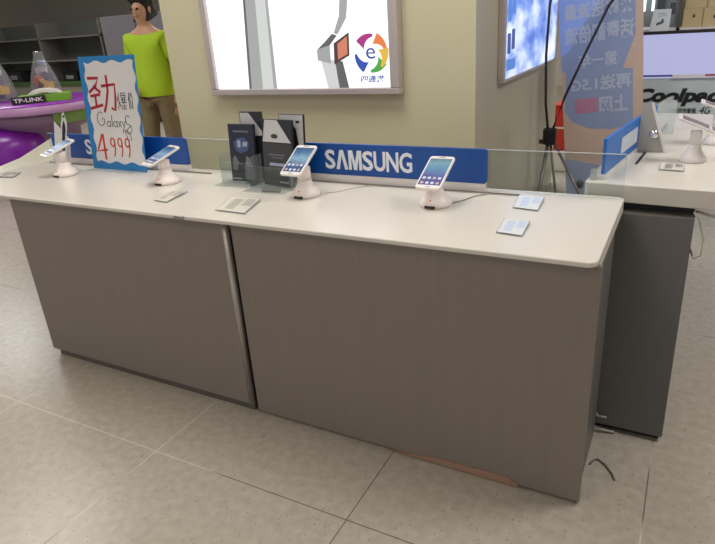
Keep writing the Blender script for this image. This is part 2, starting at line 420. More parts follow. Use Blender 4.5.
def arc(cx, cy, rx, ry, a0, a1, n=12): return [(cx + rx * math.cos(math.radians(a0 + (a1 - a0) * k / n)), cy + ry * math.sin(math.radians(a0 + (a1 - a0) * k / n))) for k in range(n + 1)]
gal = [arc(.105, .245, .026, .032, 50, 330), [(.128, .228), (.128, .245), (.110, .245)],
       arc(.156, .222, .012, .013, 0, 360), [(.168, .235), (.168, .208)], [(.180, .262), (.180, .208)],
       arc(.201, .222, .012, .013, 0, 360), [(.213, .235), (.213, .208)], [(.222, .236), (.240, .208)], [(.240, .236), (.222, .208)],
       [(.248, .236), (.256, .214)], [(.270, .236), (.245, .180)],
       arc(.288, .242, .016, .020, 40, 270) + arc(.288, .200, .020, .022, 90, -150), [(.255, .195), (.290, .185), (.300, .150), (.275, .150), (.262, .185), (.300, .215)]]
f4 = strokes('lettering', ink, F, gal, .0032, .001, .0047)
num = [[(.098, .172), (.050, .088), (.122, .098)], [(.102, .172), (.104, .048)]]
n9 = []
for k in range(3):
    ox = .165 + k * .050; n9 += [arc(ox, .135, .014, .020, 0, 360), [(ox + .014, .14), (ox + .012, .095), (ox + .002, .066)]]
f5 = strokes('lettering', ora, F, num, .0125, .001, .0047); f6 = strokes('lettering', ora, F, n9, .0075, .001, .0047)
for q in (f0, f1, f2, f3, f4, f5, f6): rel(q, e)
b = MB(); b.box(-2.61, -2.30, 1.955, 2.03, ZT + .0005, ZT + .0035); rel(b.build('acrylic_foot', acry_edge), e)

# ================================================================= phones and their stands
scr = [ramp_emit('phone_screen_blue', [(0, (26, 40, 100)), (.3, (60, 90, 150)), (.55, (150, 190, 215)), (.75, (60, 120, 175)), (1, (20, 40, 80))], (60, 15, 1), .75, noise=False, axis=1, dist=(-.085, .085)),
       ramp_emit('phone_screen_violet', [(0, (70, 50, 130)), (.35, (70, 70, 165)), (.6, (80, 150, 190)), (.8, (120, 170, 190)), (1, (40, 50, 90))], (60, 15, 1), .75, noise=False, axis=1, dist=(-.085, .085))]
scr.append(mat('dark_mauve_screen', (120, 112, 128), .2))
icon = glow('icon_white', (215, 225, 240), .9); icon2 = glow('icon_orange', (210, 190, 185), .8)
def phone(loc, tilt, rz, label, si, wd=.086, ln=.168, seat=None):
    e = bpy.data.objects.new('smartphone', None); COL.objects.link(e); e.location = loc; e.rotation_euler = (tilt, 0, rz); e.empty_display_size = .03
    tag(e, label, 'phone', 'smartphones on display stands')
    MB().prism(rrect(-wd / 2, wd / 2, -ln / 2, ln / 2, .011), -.009, 0).build('casing', white, e, bevel=.002)
    MB().prism(rect(-wd / 2 + .006, wd / 2 - .006, -ln / 2 + .017, ln / 2 - .015), .0001, .0006).build('screen', scr[si], e)
    b = MB(); b.prism(rrect(-.009, .009, -ln / 2 + .005, -ln / 2 + .011, .002), .0001, .0009); b.build('home_button', mat('button_grey', (190, 190, 195), .4), e)
    for r_, y in ((0, -ln / 2 + .027), (1, -ln / 2 + .052)):
        for k in range(4):
            x = -wd / 2 + .018 + k * (wd - .036) / 3
            MB().prism(rrect(x - .0055, x + .0055, y - .0055, y + .0055, .0025), .0007, .0010).build('app_icon', icon if (k + r_) % 3 else icon2, e)
    MB().prism(rect(-.012, .012, ln / 2 - .009, ln / 2 - .0065), .0001, .0006).build('earpiece', mat('earpiece_grey', (120, 120, 125), .5), e)
    return e
def stand(loc, top_h, label, rz=0, m=None):
    e = empty('phone_stand', loc, label, 'phone stand', 'white phone display stands', rz)
    pm = m or mat('pinkish_white_plastic', (240, 228, 224), .35)
    MB().lathe([(.054, 0), (.057, .004), (.056, .013), (.047, .024), (.035, .036), (.028, .052), (.0265, .062)], 28).build('base', pm, e, smooth=True)
    MB().lathe([(.0255, .0622), (.0245, top_h - .012), (.0245, top_h - .004)], 24).build('post', pm, e, smooth=True)
    if m: return e
    MB().box(-.017, .019, -.0585, -.049, .003, .011).build('port_slot', black, e)
    b = MB(); b.T = Matrix.Translation((0, -.046, .0265)) @ Matrix.Rotation(-.9, 4, 'X'); b.lathe([(.0035, -.002), (.0035, .0025)], 10); b.build('status_light', glow('led_red', (235, 130, 110), .8), e)
    return e
PH = [(-.735, 1.866, .094, 25, 0, 'phone with violet home screen, right of the SAMSUNG lettering', 'white stand under the violet-screened phone, nearest the right counter end', 1, .090, .170, -.735, 1.868),
      (-1.250, 1.850, .1135, 30, 0, 'phone with blue screen leaning in front of the leaflet holders', 'white stand under the blue-screened phone beside the leaflet holders', 0, .090, .160, -1.265, 1.845),
      (-1.975, 1.862, .104, 20, -18, 'phone right of the price poster, seen from a low angle', 'white stand just right of the price poster', 0, .088, .160, -1.985, 1.86),
      (-2.630, 1.852, .116, 20, -18, 'phone left of the price poster near the purple island', 'white stand left of the price poster', 0, .088, .160, -2.645, 1.85)]
for x, y, h, t, r, l1, l2, si, wd, ln, qx, qy in PH:
    stand((x, y, ZT + .0005), h, l2)
    T = math.radians(t)
    phone((qx, qy, ZT + h + .0235 * math.tan(T) + .009 / math.cos(T) - .0005), T, math.radians(r), l1, si, wd, ln)
# right desk phones, seen from behind and the side
stand((.022, 2.53, .8425), .115, 'white stand on the right-hand desk near its front', 0, white).scale = (.78, .78, 1)
phone((.035, 2.53, .8425 + .115 + .020), math.radians(22), math.radians(90), 'phone on the right-hand desk, seen edge-on', 2)
stand((.095, 2.86, .8425), .125, 'white stand farther back on the right-hand desk, cut by the frame', 0, white).scale = (.78, .78, 1)
phone((.105, 2.86, .8425 + .125 + .020), math.radians(20), math.radians(90), 'farther phone on the right-hand desk, cut by the frame', 2)
# thin cable from the violet phone's stand to the slot
tag(MB().tube([(-.69, 1.885, ZT + .003), (-.66, 1.93, ZT + .003), (-.64, 1.99, ZT + .003), (-.60, 2.03, ZT + .004)], .0022, 6).build('cable', mat('cable_grey', (170, 166, 160), .5), smooth=True), 'thin grey cable from the violet phone stand to the slot', 'cable')
tag(MB().tube([(-1.19, 1.885, ZT + .003), (-1.15, 1.92, ZT + .003), (-1.12, 1.98, ZT + .003), (-1.06, 2.03, ZT + .004)], .0018, 6).build('cable', mat('cable_white', (200, 196, 190), .5), smooth=True), 'thin pale cable behind the stand beside the leaflet holders', 'cable')

# ================================================================= price tags lying under acrylic on the counter
def wedge(pts, label, cols, tilt=.006, dark=False):
    cx = sum(p[0] for p in pts) / 4; cy = sum(p[1] for p in pts) / 4
    e = empty('price_tag', (cx, cy, ZT + .0005), label, 'price tag', 'flat acrylic price tags')
    P = [(x - cx, y - cy) for x, y in pts]
    def at(u, v):   # bilinear, u 0..1 left-right, v 0..1 front-back
        a = Vector(P[0]).lerp(Vector(P[3]), u); b_ = Vector(P[1]).lerp(Vector(P[2]), u); return a.lerp(b_, v)
    bb = MB(); q = [at(0, 0), at(1, 0), at(1, 1), at(0, 1)]
    bb.poly([(p.x, p.y, 0) for p in q], [(q[0].x, q[0].y, .004), (q[1].x, q[1].y, .004), (q[2].x, q[2].y, .004 + tilt), (q[3].x, q[3].y, .004 + tilt)])
    bb.build('acrylic_block', clear('tag_acrylic', milk=.25), e)
    def patch(n, u0, u1, v0, v1, m):
        k = MB(); ps = [at(u0, v0), at(u1, v0), at(u1, v1), at(u0, v1)]
        zs = [.0042 + tilt * v for v in (v0, v0, v1, v1)]
        k.poly([(p.x, p.y, z_) for p, z_ in zip(ps, zs)], [(p.x, p.y, z_ + .0008) for p, z_ in zip(ps, zs)]); k.build(n, m, e)
    patch('paper_insert', .03, .97, .03, .97, cols[0])
    patch('printed_block', .22, .52, .15, .85, cols[1]); patch('printed_block', .62, .92, .45, .9, cols[1])
    return e
tg = (mat('tag_paper', (214, 210, 200), .3), mat('tag_grey_print', (178, 174, 168), .3))
tb = (mat('tag_paper_blue', (218, 222, 226), .25), mat('tag_blue_print', (196, 208, 232), .25))
wedge([(-.462, 1.645), (-.467, 1.755), (-.389, 1.757), (-.382, 1.635)], 'acrylic price tag with pale blue print near the right counter end', tb)
wedge([(-.478, 1.893), (-.490, 2.02), (-.402, 2.015), (-.393, 1.88)], 'pale price tag at the back edge, behind another tag', tb)
wedge([(-1.811, 1.62), (-1.838, 1.748), (-1.756, 1.753), (-1.734, 1.61)], 'greyish price tag in front of the stand right of the poster', tg)
wedge([(-1.471, 1.584), (-1.512, 1.731), (-1.376, 1.735), (-1.33, 1.577)], 'large greyish price tag in front of the leaflet holders', tg)
wedge([(-1.455, 1.846), (-1.485, 1.887), (-1.400, 1.893), (-1.371, 1.856)], 'small dark price tag right at the feet of the leaflet holders', (mat('tag_dark', (120, 116, 112), .4), mat('tag_black', (80, 78, 76), .4)), .001)
wedge([(-2.98, 1.72), (-3.04, 1.80), (-2.93, 1.82), (-2.87, 1.74)], 'grey price tag at the far left end of the counter', (mat('tag_mid', (172, 166, 158), .4), tg[1]), .002)
wedge([(-.10 + .02, 2.36), (-.10 + .02, 2.44), (.0, 2.43), (.0, 2.35)], 'clear price tag on the right-hand desk before its stand', tg)
o_ = [o for o in COL.objects if o.name.startswith('price_tag')][-1]; o_.location.z = .8427
# white standee with black silhouette left of poster
e = empty('folded_card', (-2.85, 1.95, ZT), 'small folded white card behind the leftmost phone', 'card')
F = frame((-2.862, 1.97, ZT + .001), (1, .1, 0), (.34, 0, 1))
o = flat('front_leaf', paper, F, [(0, 0), (.105, 0), (.105, .150), (.0, .245)], .0015); rel(o, e)
F2 = frame((-2.755, 1.982, ZT + .001), (.3, -1, 0), (.30, 0, 1)); o = flat('side_leaf', paper, F2, [(0, 0), (.05, 0), (.03, .12), (0, .13)], .0015); rel(o, e)
o = flat('printed_mark', tg[1], F, arc(.05, .11, .02, .025, 0, 330), .0005, .0016); rel(o, e)
e = empty('cutout_tag', (-2.78, 1.93, ZT), 'narrow black cut-out tag with white outline standing left of the poster', 'tag')
F = frame((-2.805, 1.945, ZT + .001), (1, 0, 0), (.42, 0, 1.12)); F = F @ Matrix.Diagonal((1.05, 1.12, 1, 1))
out = [(.024, 0), (.052, 0), (.058, .05), (.056, .16), (.062, .19), (.058, .225), (.046, .245), (.036, .27), (.026, .262), (.024, .235), (.018, .21), (.022, .16), (.02, .06)]
rel(flat('outline_card', paper, F, out, .002), e)
inn = [(.031, .006), (.045, .006), (.051, .05), (.049, .16), (.054, .19), (.048, .215), (.038, .232), (.030, .205), (.029, .16), (.028, .06)]
rel(flat('printed_shape', black, F, inn, .0008, .0021), e)
rel(flat('printed_shape', black, F, arc(.038, .250, .006, .007, 0, 330), .0008, .0021), e)

# ================================================================= leaflet holders
def booklet(name, base, u, lean, w_, h_, label, fn, th=.012):
    e = empty(name, base, label, 'leaflet', 'leaflets in the acrylic holders')
    up = Vector((0, math.sin(lean), math.cos(lean)))
    F = frame(base, u, up + Vector(u) * (.0))
    bb = MB(); bb.T = F; bb.prism(rect(0, w_, 0, h_), -th, 0); rel(bb.build('cover_stack', mat('leaflet_black', (36, 36, 42), .35)), e)
    for nm, m_, pts, z_ in fn(w_, h_): rel(flat(nm, m_, F, pts, .0006, z_), e)
    return e, F
LB = mat('leaflet_white', (206, 204, 206), .4); LN = mat('leaflet_navy', (28, 32, 56), .35); LG = mat('leaflet_grey', (112, 112, 124), .4); LD = mat('leaflet_charcoal', (62, 62, 64), .4); LL = mat('leaflet_light', (168, 174, 196), .4)
def g_fig(w_, h_):
    s = lambda P: [(x * w_, y * h_) for x, y in P]
    return [('cover_print', LN, s(rect(.02, .98, .45, .98)), .0001),
            ('printed_figure', LG, s([(.55, .05), (.92, .05), (.95, .22), (.80, .40), (.66, .46), (.58, .30)]), .0008),
            ('printed_figure', LG, s([(.08, .22), (.24, .18), (.34, .34), (.20, .46), (.10, .40)]), .0008),
            ('printed_figure', mat('leaflet_blue', (70, 84, 130), .4), s([(.25, .55), (.45, .50), (.72, .55), (.80, .68), (.60, .78), (.35, .76), (.18, .68)]), .0008),
            ('printed_figure', LL, s([(.34, .60), (.46, .60), (.46, .72), (.34, .72)]), .0015), ('printed_figure', LL, s([(.54, .62), (.70, .62), (.74, .70), (.56, .70)]), .0015),
            ('printed_line', LL, s(rect(.05, .40, .04, .06)), .0008), ('printed_line', LG, s(rect(.2, .8, .86, .89)), .0008)]
def g_diag(w_, h_):
    s = lambda P: [(x * w_, y * h_) for x, y in P]
    return [('cover_print', LB, s([(.03, .98), (.42, .98), (.97, .72), (.97, .66), (.03, .66)]), .0001)]
def g_front2(w_, h_):
    s = lambda P: [(x * w_, y * h_) for x, y in P]
    return [('cover_print', LD, s(rect(.01, .99, .01, .64)), .0001),
            ('cover_print', LB, s([(.01, .66), (.97, .66), (.86, .74), (.52, .99), (.10, .99)]), .0001),
            ('printed_mark', LD, s(arc(.42, .75, .12, .035, 0, 340)), .0008), ('printed_line', LL, s(rect(.22, .80, .30, .345)), .0008),
            ('printed_line', LG, s(rect(.2, .75, .46, .48)), .0008), ('printed_line', LG, s(rect(.3, .7, .42, .435)), .0008), ('printed_line', LL, s(rect(.55, .85, .05, .065)), .0008)]
def g_back2(w_, h_):
    s = lambda P: [(x * w_, y * h_) for x, y in P]
    return [('cover_print', LB, s([(.02, .99), (.98, .99), (.98, .02), (.62, .02), (.80, .55), (.70, .80), (.30, .92), (.02, .9)]), .0001), ('printed_mark', LN, s(rect(.70, .84, .88, .91)), .0008)]
booklet('leaflet', (-1.682, 1.948, ZT + .006), (1, 0, 0), .08, .130, .235, 'dark navy leaflet with a grey figure on its cover, front of left holder', g_fig)
booklet('leaflet', (-1.640, 1.985, ZT + .006), (1, 0, 0), .05, .112, .280, 'taller black and white leaflet standing behind the navy one', g_diag, .008)
booklet('leaflet', (-1.507, 1.938, ZT + .006), (1, -.12, 0), .12, .155, .258, 'charcoal leaflet with white top and band of text, front of right holder', g_front2)
booklet('leaflet', (-1.450, 1.980, ZT + .006), (1, -.10, 0), .10, .125, .272, 'white and black leaflet leaning at the back of the right holder', g_back2, .010)
faint = clear('faint_acrylic', milk=.12)
def holder(x0, x1, y0, label):
    e = empty('leaflet_holder', ((x0 + x1) / 2, y0, ZT), label, 'leaflet holder', 'clear leaflet holders')
    rel(MB().box(x0, x1, y0 - .075, y0 + .07, ZT + .0005, ZT + .0035).build('base_plate', acry), e)
    rel(MB().box(x0, x1, y0 - .024, y0 - .021, ZT + .0036, ZT + .088).build('front_lip', acry), e)
    rel(MB().box(x0, x0 + .003, y0 - .0205, y0 + .066, ZT + .0036, ZT + .12).build('side_wall', faint), e)
    rel(MB().box(x1 - .003, x1, y0 - .0205, y0 + .066, ZT + .0036, ZT + .12).build('side_wall', faint), e)
    rel(MB().box(x0, x1, y0 - .0245, y0 - .0205, ZT + .0885, ZT + .0905).build('polished_edge', faint), e)
holder(-1.722, -1.545, 1.948, 'clear acrylic holder with the navy leaflet, left one')
holder(-1.540, -1.342, 1.905, 'clear acrylic holder with the charcoal leaflet, right one')

# ================================================================= angled brand board on the right desk
e = empty('angled_board', (-.2, 2.5, .842), 'blue board on the right-hand desk seen from its end bracket', 'sign')
F = frame((-.248, 2.20, .858), (.085, .62, 0), (0, 0, 1))
L_ = .78
bb = MB(); bb.T = F; bb.prism(rect(0, L_, 0, .122), -.006, .006); rel(bb.build('board', blue_b, bevel=.001), e)
rel(flat('white_label', mat('label_white', (205, 212, 222), .4), F, rect(.20, .44, .028, .088), .001, .0061), e)
rel(MB().prism([(-.262, 2.19), (-.235, 2.19), (-.150, 2.97), (-.177, 2.97)], .8425, .8575).build('base_rail', white), e)
F3 = frame((-.178, 2.66, .843), (1, 0, 0), (0, .03, 1))
br = mat('grey_bracket', (170, 166, 160), .45)
rel(flat('end_bracket', br, F3, [(0, 0), (.096, 0), (.032, .188), (.0, .168)], .006), e)
rel(flat('bracket_edge', white, F3, [(.0965, 0), (.107, 0), (.041, .194), (.0325, .188)], .008), e)
bb = MB(); bb.T = F3; bb.T = F3 @ Matrix.Translation((.055, .072, .0065)); bb.lathe([(.017, 0), (.017, .010), (.013, .018)], 18); rel(bb.build('fixing_knob', mat('chrome', (215, 215, 220), .15, metal=1), smooth=True), e)
# small clear stand farther back
e = empty('acrylic_stand', (-.09, 3.1, .842), 'small clear acrylic stand near the far end of the right-hand desk', 'stand')
F = frame((-.165, 3.12, .8428), (1, 0, 0), (0, .25, 1)); mlk = clear('milky_acrylic', milk=.35)
rel(flat('panel', mlk, F, [(0, 0), (.10, 0), (.10, .13), (.06, .15), (0, .10)], .003), e)
rel(MB().box(-.165, -.065, 3.04, 3.115, .8425, .8455).build('foot', mlk), e)
# small white clip at the near end of the board
tag(MB().prism([(-.285, 2.175), (-.268, 2.175), (-.266, 2.21), (-.283, 2.21)], .8425, .875).build('acrylic_clip', mlk), 'small clear clip at the near left corner of the right-hand desk', 'clip')

# ================================================================= cables on the floor and under the desk
cw = mat('pale_cable', (176, 172, 164), .45)
tag(MB().tube([(.045, 2.13, .77), (.065, 2.12, .74), (.082, 2.10, .69), (.080, 2.08, .64), (.062, 2.08, .63), (.05, 2.12, .645)], .0035, 7).build('cable', cw, smooth=True), 'pale cable looping down from under the right-hand desk', 'cable')
tag(MB().tube([(.05, 2.155, .765), (.09, 2.15, .755), (.14, 2.145, .748), (.19, 2.16, .772)], .0045, 7).build('cable', cw, smooth=True), 'pale cable running sideways below the right-hand desk top', 'cable')
tag(MB().tube([(-.150, 1.725, .004), (-.142, 1.752, .004), (-.130, 1.760, .004), (-.105, 1.742, .004), (-.078, 1.704, .004), (-.068, 1.680, .004)], .003, 7).build('cable', mat('dark_cable', (120, 110, 98), .5), smooth=True), 'thin dark cable end lying on the floor by the counter corner', 'cable')
tag(MB().tube([(-.20, 2.02, .004), (-.185, 1.925, .02), (-.15, 1.915, .012), (-.10, 1.925, .006)], .005, 7).build('cable', cw, smooth=True), 'thick pale cable on the floor between counter and desk', 'cable')
tag(MB().tube([(-.19, 2.05, .05), (-.16, 1.93, .055), (-.13, 1.925, .06)], .004, 7).build('cable', cw, smooth=True), 'short pale cable raised above the thicker one between counter and desk', 'cable')

# ================================================================= lightboxes on the pillar
e = empty('lightbox', (-2.02, 3.06, 1.03), 'large white backlit poster box on the front of the beige pillar', 'lightbox')
x0, x1, z0, z1 = -2.68, -1.39, 1.022, 1.95
al = mat('pinkish_aluminium', (196, 184, 182), .35, metal=.3)
def bar(x0_, x1_, z0_, z1_, n='frame_bar'): rel(MB().box(x0_, x1_, 3.035, 3.0995, z0_, z1_).build(n, al, bevel=.004), e)
bar(x0, x1, z0, z0 + .034); bar(x0, x1, z1 - .034, z1); bar(x0, x0 + .038, z0 + .0345, z1 - .0345); bar(x1 - .052, x1, z0 + .0345, z1 - .0345)
F = frame((x0 + .039, 3.062, z0 + .0348), (1, 0, 0), (0, 0, 1)); W_ = x1 - x0 - .092; H_ = z1 - z0 - .07
rel(flat('backlit_panel', glow('poster_white', (250, 252, 255), 1.25), F, rect(0, W_, 0, H_), .004, -.002), e)
E1 = lambda n, c, s=.95: glow(n, c, s)
# steel strap bands and a square watch with an orange face
stp = E1('poster_steel', (168, 170, 168)); stl = E1('poster_steel_light', (214, 216, 214)); std = E1('poster_steel_dark', (100, 100, 100))
rel(flat('printed_band', std, F, [(.238, 0), (.256, 0), (.290, .50), (.274, .50)], .0006, .0021), e)
rel(flat('printed_band', stp, F, [(.2565, 0), (.340, 0), (.360, .50), (.2905, .50)], .0006, .0021), e)
rel(flat('printed_band', stl, F, [(.3405, 0), (.420, 0), (.430, .50), (.3605, .50)], .0006, .0021), e)
rel(flat('printed_band', stp, F, [(.4205, 0), (.445, 0), (.448, .50), (.4305, .50)], .0006, .0021), e)
rel(flat('printed_band', stl, F, [(.80, 0), (.872, 0), (.855, .15), (.765, .15)], .0006, .0021), e)
rel(flat('printed_band', std, F, [(.8725, 0), (.935, 0), (.905, .14), (.8555, .15)], .0006, .0021), e)
rel(flat('printed_watch', stp, F, [(.745, .150), (.83, .130), (.83, .225), (.745, .205)], .0006, .0028), e)
rel(flat('printed_watch', std, F, [(.745, .2055), (.83, .2255), (.88, .275), (.85, .285), (.80, .245)], .0006, .0028), e)
rel(flat('printed_watch', E1('poster_dark', (84, 56, 58)), F, [(.852, .125), (.951, .170), (.955, .288), (.856, .235)], .0006, .0035), e)
rel(flat('printed_watch', E1('poster_orange', (216, 134, 104)), F, [(.878, .150), (.940, .178), (.942, .268), (.880, .232)], .0006, .0042), e)
rel(flat('printed_band', stp, F, [(.86, .286), (.885, .280), (.945, .36), (.965, .48), (.955, .86), (.92, .86), (.915, .48), (.90, .37)], .0006, .0021), e)
# five-petal swirl emblem
cx, cz, r = 1.082, .176, .098
cols = [('logo_magenta', (176, 50, 130), 115), ('logo_orange', (240, 130, 70), 40), ('logo_green', (80, 170, 70), -60), ('logo_blue', (50, 80, 180), -145), ('logo_yellow', (232, 190, 70), -15)]
for i, (n_, c_, a_) in enumerate(cols):
    P = []
    for k in range(9): t = k / 8; a = math.radians(a_ - 34 + 62 * t); rr = r * (1.0 + .10 * t); P.append((cx + rr * math.cos(a), cz + rr * math.sin(a)))
    for k in range(8, -1, -1): t = k / 8; a = math.radians(a_ - 34 + 62 * t); rr = r * (.86 - .40 * t); P.append((cx + rr * math.cos(a + .15 * t), cz + rr * math.sin(a + .15 * t)))
    rel(flat('emblem_petal', E1(n_, c_), F, P, .0006, .0021 + i * .0007), e)
bl = E1('logo_text_blue', (50, 70, 170))
rel(text('lettering', 'e', F, cx - .028, cx + .028, cz - .028, cz + .028, bl, None, .0006, .0, 0, False, .006), e)
rel(text('lettering', '四通港', F, 1.008, 1.154, .026, .062, bl, None, .0006, .015, .2, False, .0021), e)
# lightbox on the pillar's right face
e = empty('lightbox', (-.97, 4.3, 1.0), 'blue backlit poster box on the right face of the beige pillar', 'lightbox')
y0, y1, z0, z1 = 3.49, 4.95, 1.03, 1.95
def bar2(a, b_, c, d): rel(MB().box(-.9925, -.955, a, b_, c, d).build('frame_bar', al, bevel=.004), e)
bar2(y0, y1, z0 - .012, z0 + .005); bar2(y0, y1, z1 - .034, z1); bar2(y0, y0 + .035, z0 + .0055, z1 - .0345); bar2(y1 - .03, y1, z0 + .0055, z1 - .0345)
F = frame((-.968, y0 + .036, z0 + .006), (0, 1, 0), (0, 0, 1))
pm = ramp_emit('blue_poster_picture', [(0, (86, 120, 214)), (.35, (140, 168, 236)), (.6, (200, 216, 248)), (1, (245, 250, 255))], (3, 3, 6), 1.1)
rel(flat('backlit_panel', pm, F, rect(0, y1 - y0 - .067, 0, z1 - z0 - .041), .004, -.002), e)
pdk = E1('poster_navy', (58, 80, 160)); pmd = E1('poster_midblue', (84, 130, 210))
for a, b_, c, d, m_ in ((.06, .13, .13, .24, pdk), (.15, .22, .15, .26, pdk), (.06, .13, .30, .44, pmd), (.15, .22, .34, .46, pmd), (.05, .24, .04, .10, pmd)):
    rel(flat('printed_phone', m_, F, rrect(a, b_, c, d, .01), .0006, .0021), e)

# ================================================================= banner on its cross stand, seen from behind
e = empty('cross_stand_banner', (-.6, 4.4, 0), 'tall blue and peach banner on a cross stand, its writing seen reversed', 'banner')
Fb = frame((-.722, 4.40, .10), (1, -.01, .103), (-.103, 0, 1))
def cloth(n, c, **k): return mat(n, c, .7)
BP = cloth('banner_peach', (206, 180, 164)); BB = cloth('banner_blue', (146, 160, 196)); BL = cloth('banner_pale_letters', (186, 194, 214)); BR = cloth('banner_rose', (186, 130, 158)); BV = cloth('banner_bright_blue', (150, 176, 238))
WB = .50
bb = MB(); bb.T = Fb; bb.prism(rect(0, WB, 0, 1.62), -.002, 0); rel(bb.build('banner_sheet', BP), e)
rel(flats('printed_field', BB, Fb, [[(.01, .62), (.06, .55), (.16, .50), (.30, .485), (.44, .50), (.44, .86), (.38, .87), (.455, 1.06), (.455, 1.62), (0, 1.62), (0, .90), (.03, .87)], [(.0, 0), (.26, 0), (.24, .24), (.12, .27), (0, .30)]], .0006, .0001), e)
rel(flat('printed_field', BV, Fb, [(0, .98), (.06, 1.02), (.12, 1.14), (.26, 1.30), (.34, 1.62), (0, 1.62)], .0006, .0009), e)
for s_, a, b_, c, d in (('来就送流量', .03, .45, 1.20, 1.30), ('话费翻倍流', .03, .45, 1.05, 1.165), ('第一年', .11, .35, .895, .985), ('再送1.5G', .06, .43, .745, .84)):
    rel(text('lettering', s_, Fb, a, b_, c, d, BL, None, .0006, .028, 0, True, .0017), e)
rel(flat('printed_field', BR, Fb, rect(.08, .225, .605, .70), .0006, .0009), e)
rel(text('lettering', '上网', Fb, .235, .41, .595, .705, BL, None, .0006, .028, 0, True, .0017), e)
# stand: hub, two bowed upper arms, two lower legs and a prop leg
hx, hy, hz = -.835, 4.24, .585
bb = MB(); bb.box(hx - .042, hx + .042, hy - .03, hy + .03, hz - .055, hz + .055); rel(bb.build('hub', black, bevel=.012, seg=3), e)
bb = MB(); bb.T = Matrix.Translation((hx - .045, hy - .032, hz - .03)); bb.lathe([(.018, -.012), (.018, .012)], 14); rel(bb.build('hub_knob', black), e)
def arm(P, r, n, m_, r1=None): rel(MB().tube(P, r, 8, r1).build(n, m_, smooth=True), e)
arm([(hx - .015, hy, hz + .05), (-.875, 4.25, .80), (-.895, 4.28, 1.1), (-.897, 4.32, 1.4), (-.87, 4.375, 1.70)], .0085, 'upper_arm', darkm)
arm([(hx + .018, hy, hz + .05), (-.755, 4.25, .84), (-.655, 4.28, 1.10), (-.54, 4.32, 1.38), (-.31, 4.375, 1.70)], .0085, 'upper_arm', darkm)
arm([(hx - .01, hy, hz - .05), (-.868, 4.12, .18), (-.89, 4.05, .012)], .013, 'leg', polem)
arm([(hx + .006, hy + .01, hz - .05), (-.775, 4.24, .20), (-.765, 4.25, .012)], .009, 'leg', polem)
arm([(hx + .03, hy, hz - .04), (-.622, 4.18, .245), (-.50, 4.12, .012)], .010, 'leg', polem)
for x, y in ((-.89, 4.05), (-.765, 4.25), (-.50, 4.12)):
    bb = MB(); bb.lathe([(.014, 0.0), (.018, .012), (.014, .03)], 12, x, y); rel(bb.build('rubber_foot', black, smooth=True), e)
bb = MB(); bb.lathe([(.006, .245), (.022, .255), (.027, .275), (.022, .295), (.006, .305)], 14, -.612, 4.205); rel(bb.build('clamp_knob', black, smooth=True), e)

# red cabinet and white stand glimpsed between pillar and banner
tag(MB().box(-1.10, -.93, 5.6, 5.9, 0, .19).build('display_plinth', white, bevel=.01), 'white plinth in the gap between beige pillar and banner', 'plinth')
e = empty('extinguisher_box', (-1.0, 5.7, .19), 'red box on the white plinth between pillar and banner', 'box')
rm = mat('signal_red', (196, 48, 40), .4)
rel(MB().box(-1.10, -.96, 5.62, 5.88, .1905, .575).build('box_body', rm, bevel=.01), e)
rel(MB().box(-1.10, -.96, 5.61, 5.6195, .385, .40).build('white_band', white), e)
rel(MB().box(-1.08, -.98, 5.6, 5.86, .5755, .595).build('box_lid', rm, bevel=.006), e)

# ================================================================= Coolpad unit behind the right desk
e = empty('display_unit', (.4, 5.2, 0), 'white Coolpad display unit with a lavender light band behind the desk', 'display unit')
cpw = mat('cool_white_front', (196, 208, 212), .4)
X0, X1 = -.50, 1.9
rel(MB().box(X0, X1, 5.0, 5.6, 0, .868).build('lower_front', cpw), e)
rel(MB().box(X0, X1, 4.985, 4.9995, .880, .893).build('colour_strip', mat('strip_blue', (90, 104, 170), .4)), e)
rel(MB().box(-.16, .9, 4.98, 4.9845, .872, .895).build('colour_strip', mat('strip_white', (232, 228, 236), .4)), e)
rel(MB().box(.045, .30, 4.975, 4.9795, .884, .896).build('colour_strip', mat('strip_rose', (190, 90, 120), .4)), e)
rel(MB().box(X0, X1, 5.0, 5.6, .8685, 1.165).build('light_band', glow('lavender_light', (188, 190, 232), .85)), e)
rel(MB().box(X0, X1, 4.97, 5.6, 1.1655, 1.185).build('counter_ledge', black), e)
F = frame((-.385, 4.9995, 0), (1, 0, 0), (0, 0, 1)); cpk = mat('coolpad_black', (24, 26, 34), .4)
rel(text('lettering', 'Coolpad', F, 0, .56, .675, .80, cpk, None, .004, .05, .22), e)
rel(text('lettering', '双模双待智能', F, .23, .405, .628, .662, cpk, None, .003, .01, .0), e)
rel(text('lettering', '4G', F, .425, .50, .622, .676, cpk, None, .003, .0, .4), e)
# glazed back cabinet over it
e = empty('glass_cabinet', (.4, 5.4, 1.185), 'glass-fronted stock cabinet standing on the Coolpad unit', 'cabinet')
gm = mat('grey_cabinet_frame', (150, 152, 150), .4, metal=.3)
rel(MB().box(X0, X1, 5.50, 5.53, 1.1855, 2.2).build('back_panel', mat('cabinet_back', (158, 164, 158), .5)), e)
for x in (X0, -.178, .75, X1 - .03):
    rel(MB().box(x, x + .022, 5.03, 5.06, 1.1855, 2.2).build('frame_post', gm if x != -.178 else mat('dark_post', (84, 80, 74), .4)), e)
rel(MB().box(X0, X1, 5.03, 5.50, 1.1855, 1.20).build('cabinet_floor', white), e)
rel(MB().box(X0, X1, 5.03, 5.50, 1.62, 1.64).build('shelf', gm), e)
rel(MB().box(X0, X1, 5.03, 5.50, 2.2, 2.22).build('cabinet_roof', gm), e)
rel(MB().box(X0 + .02, -.18, 5.034, 5.040, 1.205, 1.60).build('glass_pane', acry), e)
rel(MB().box(-.375, -.355, 5.42, 5.44, 1.31, 1.60).build('light_tube', glow('tube_light', (240, 246, 250), 1.6)), e)
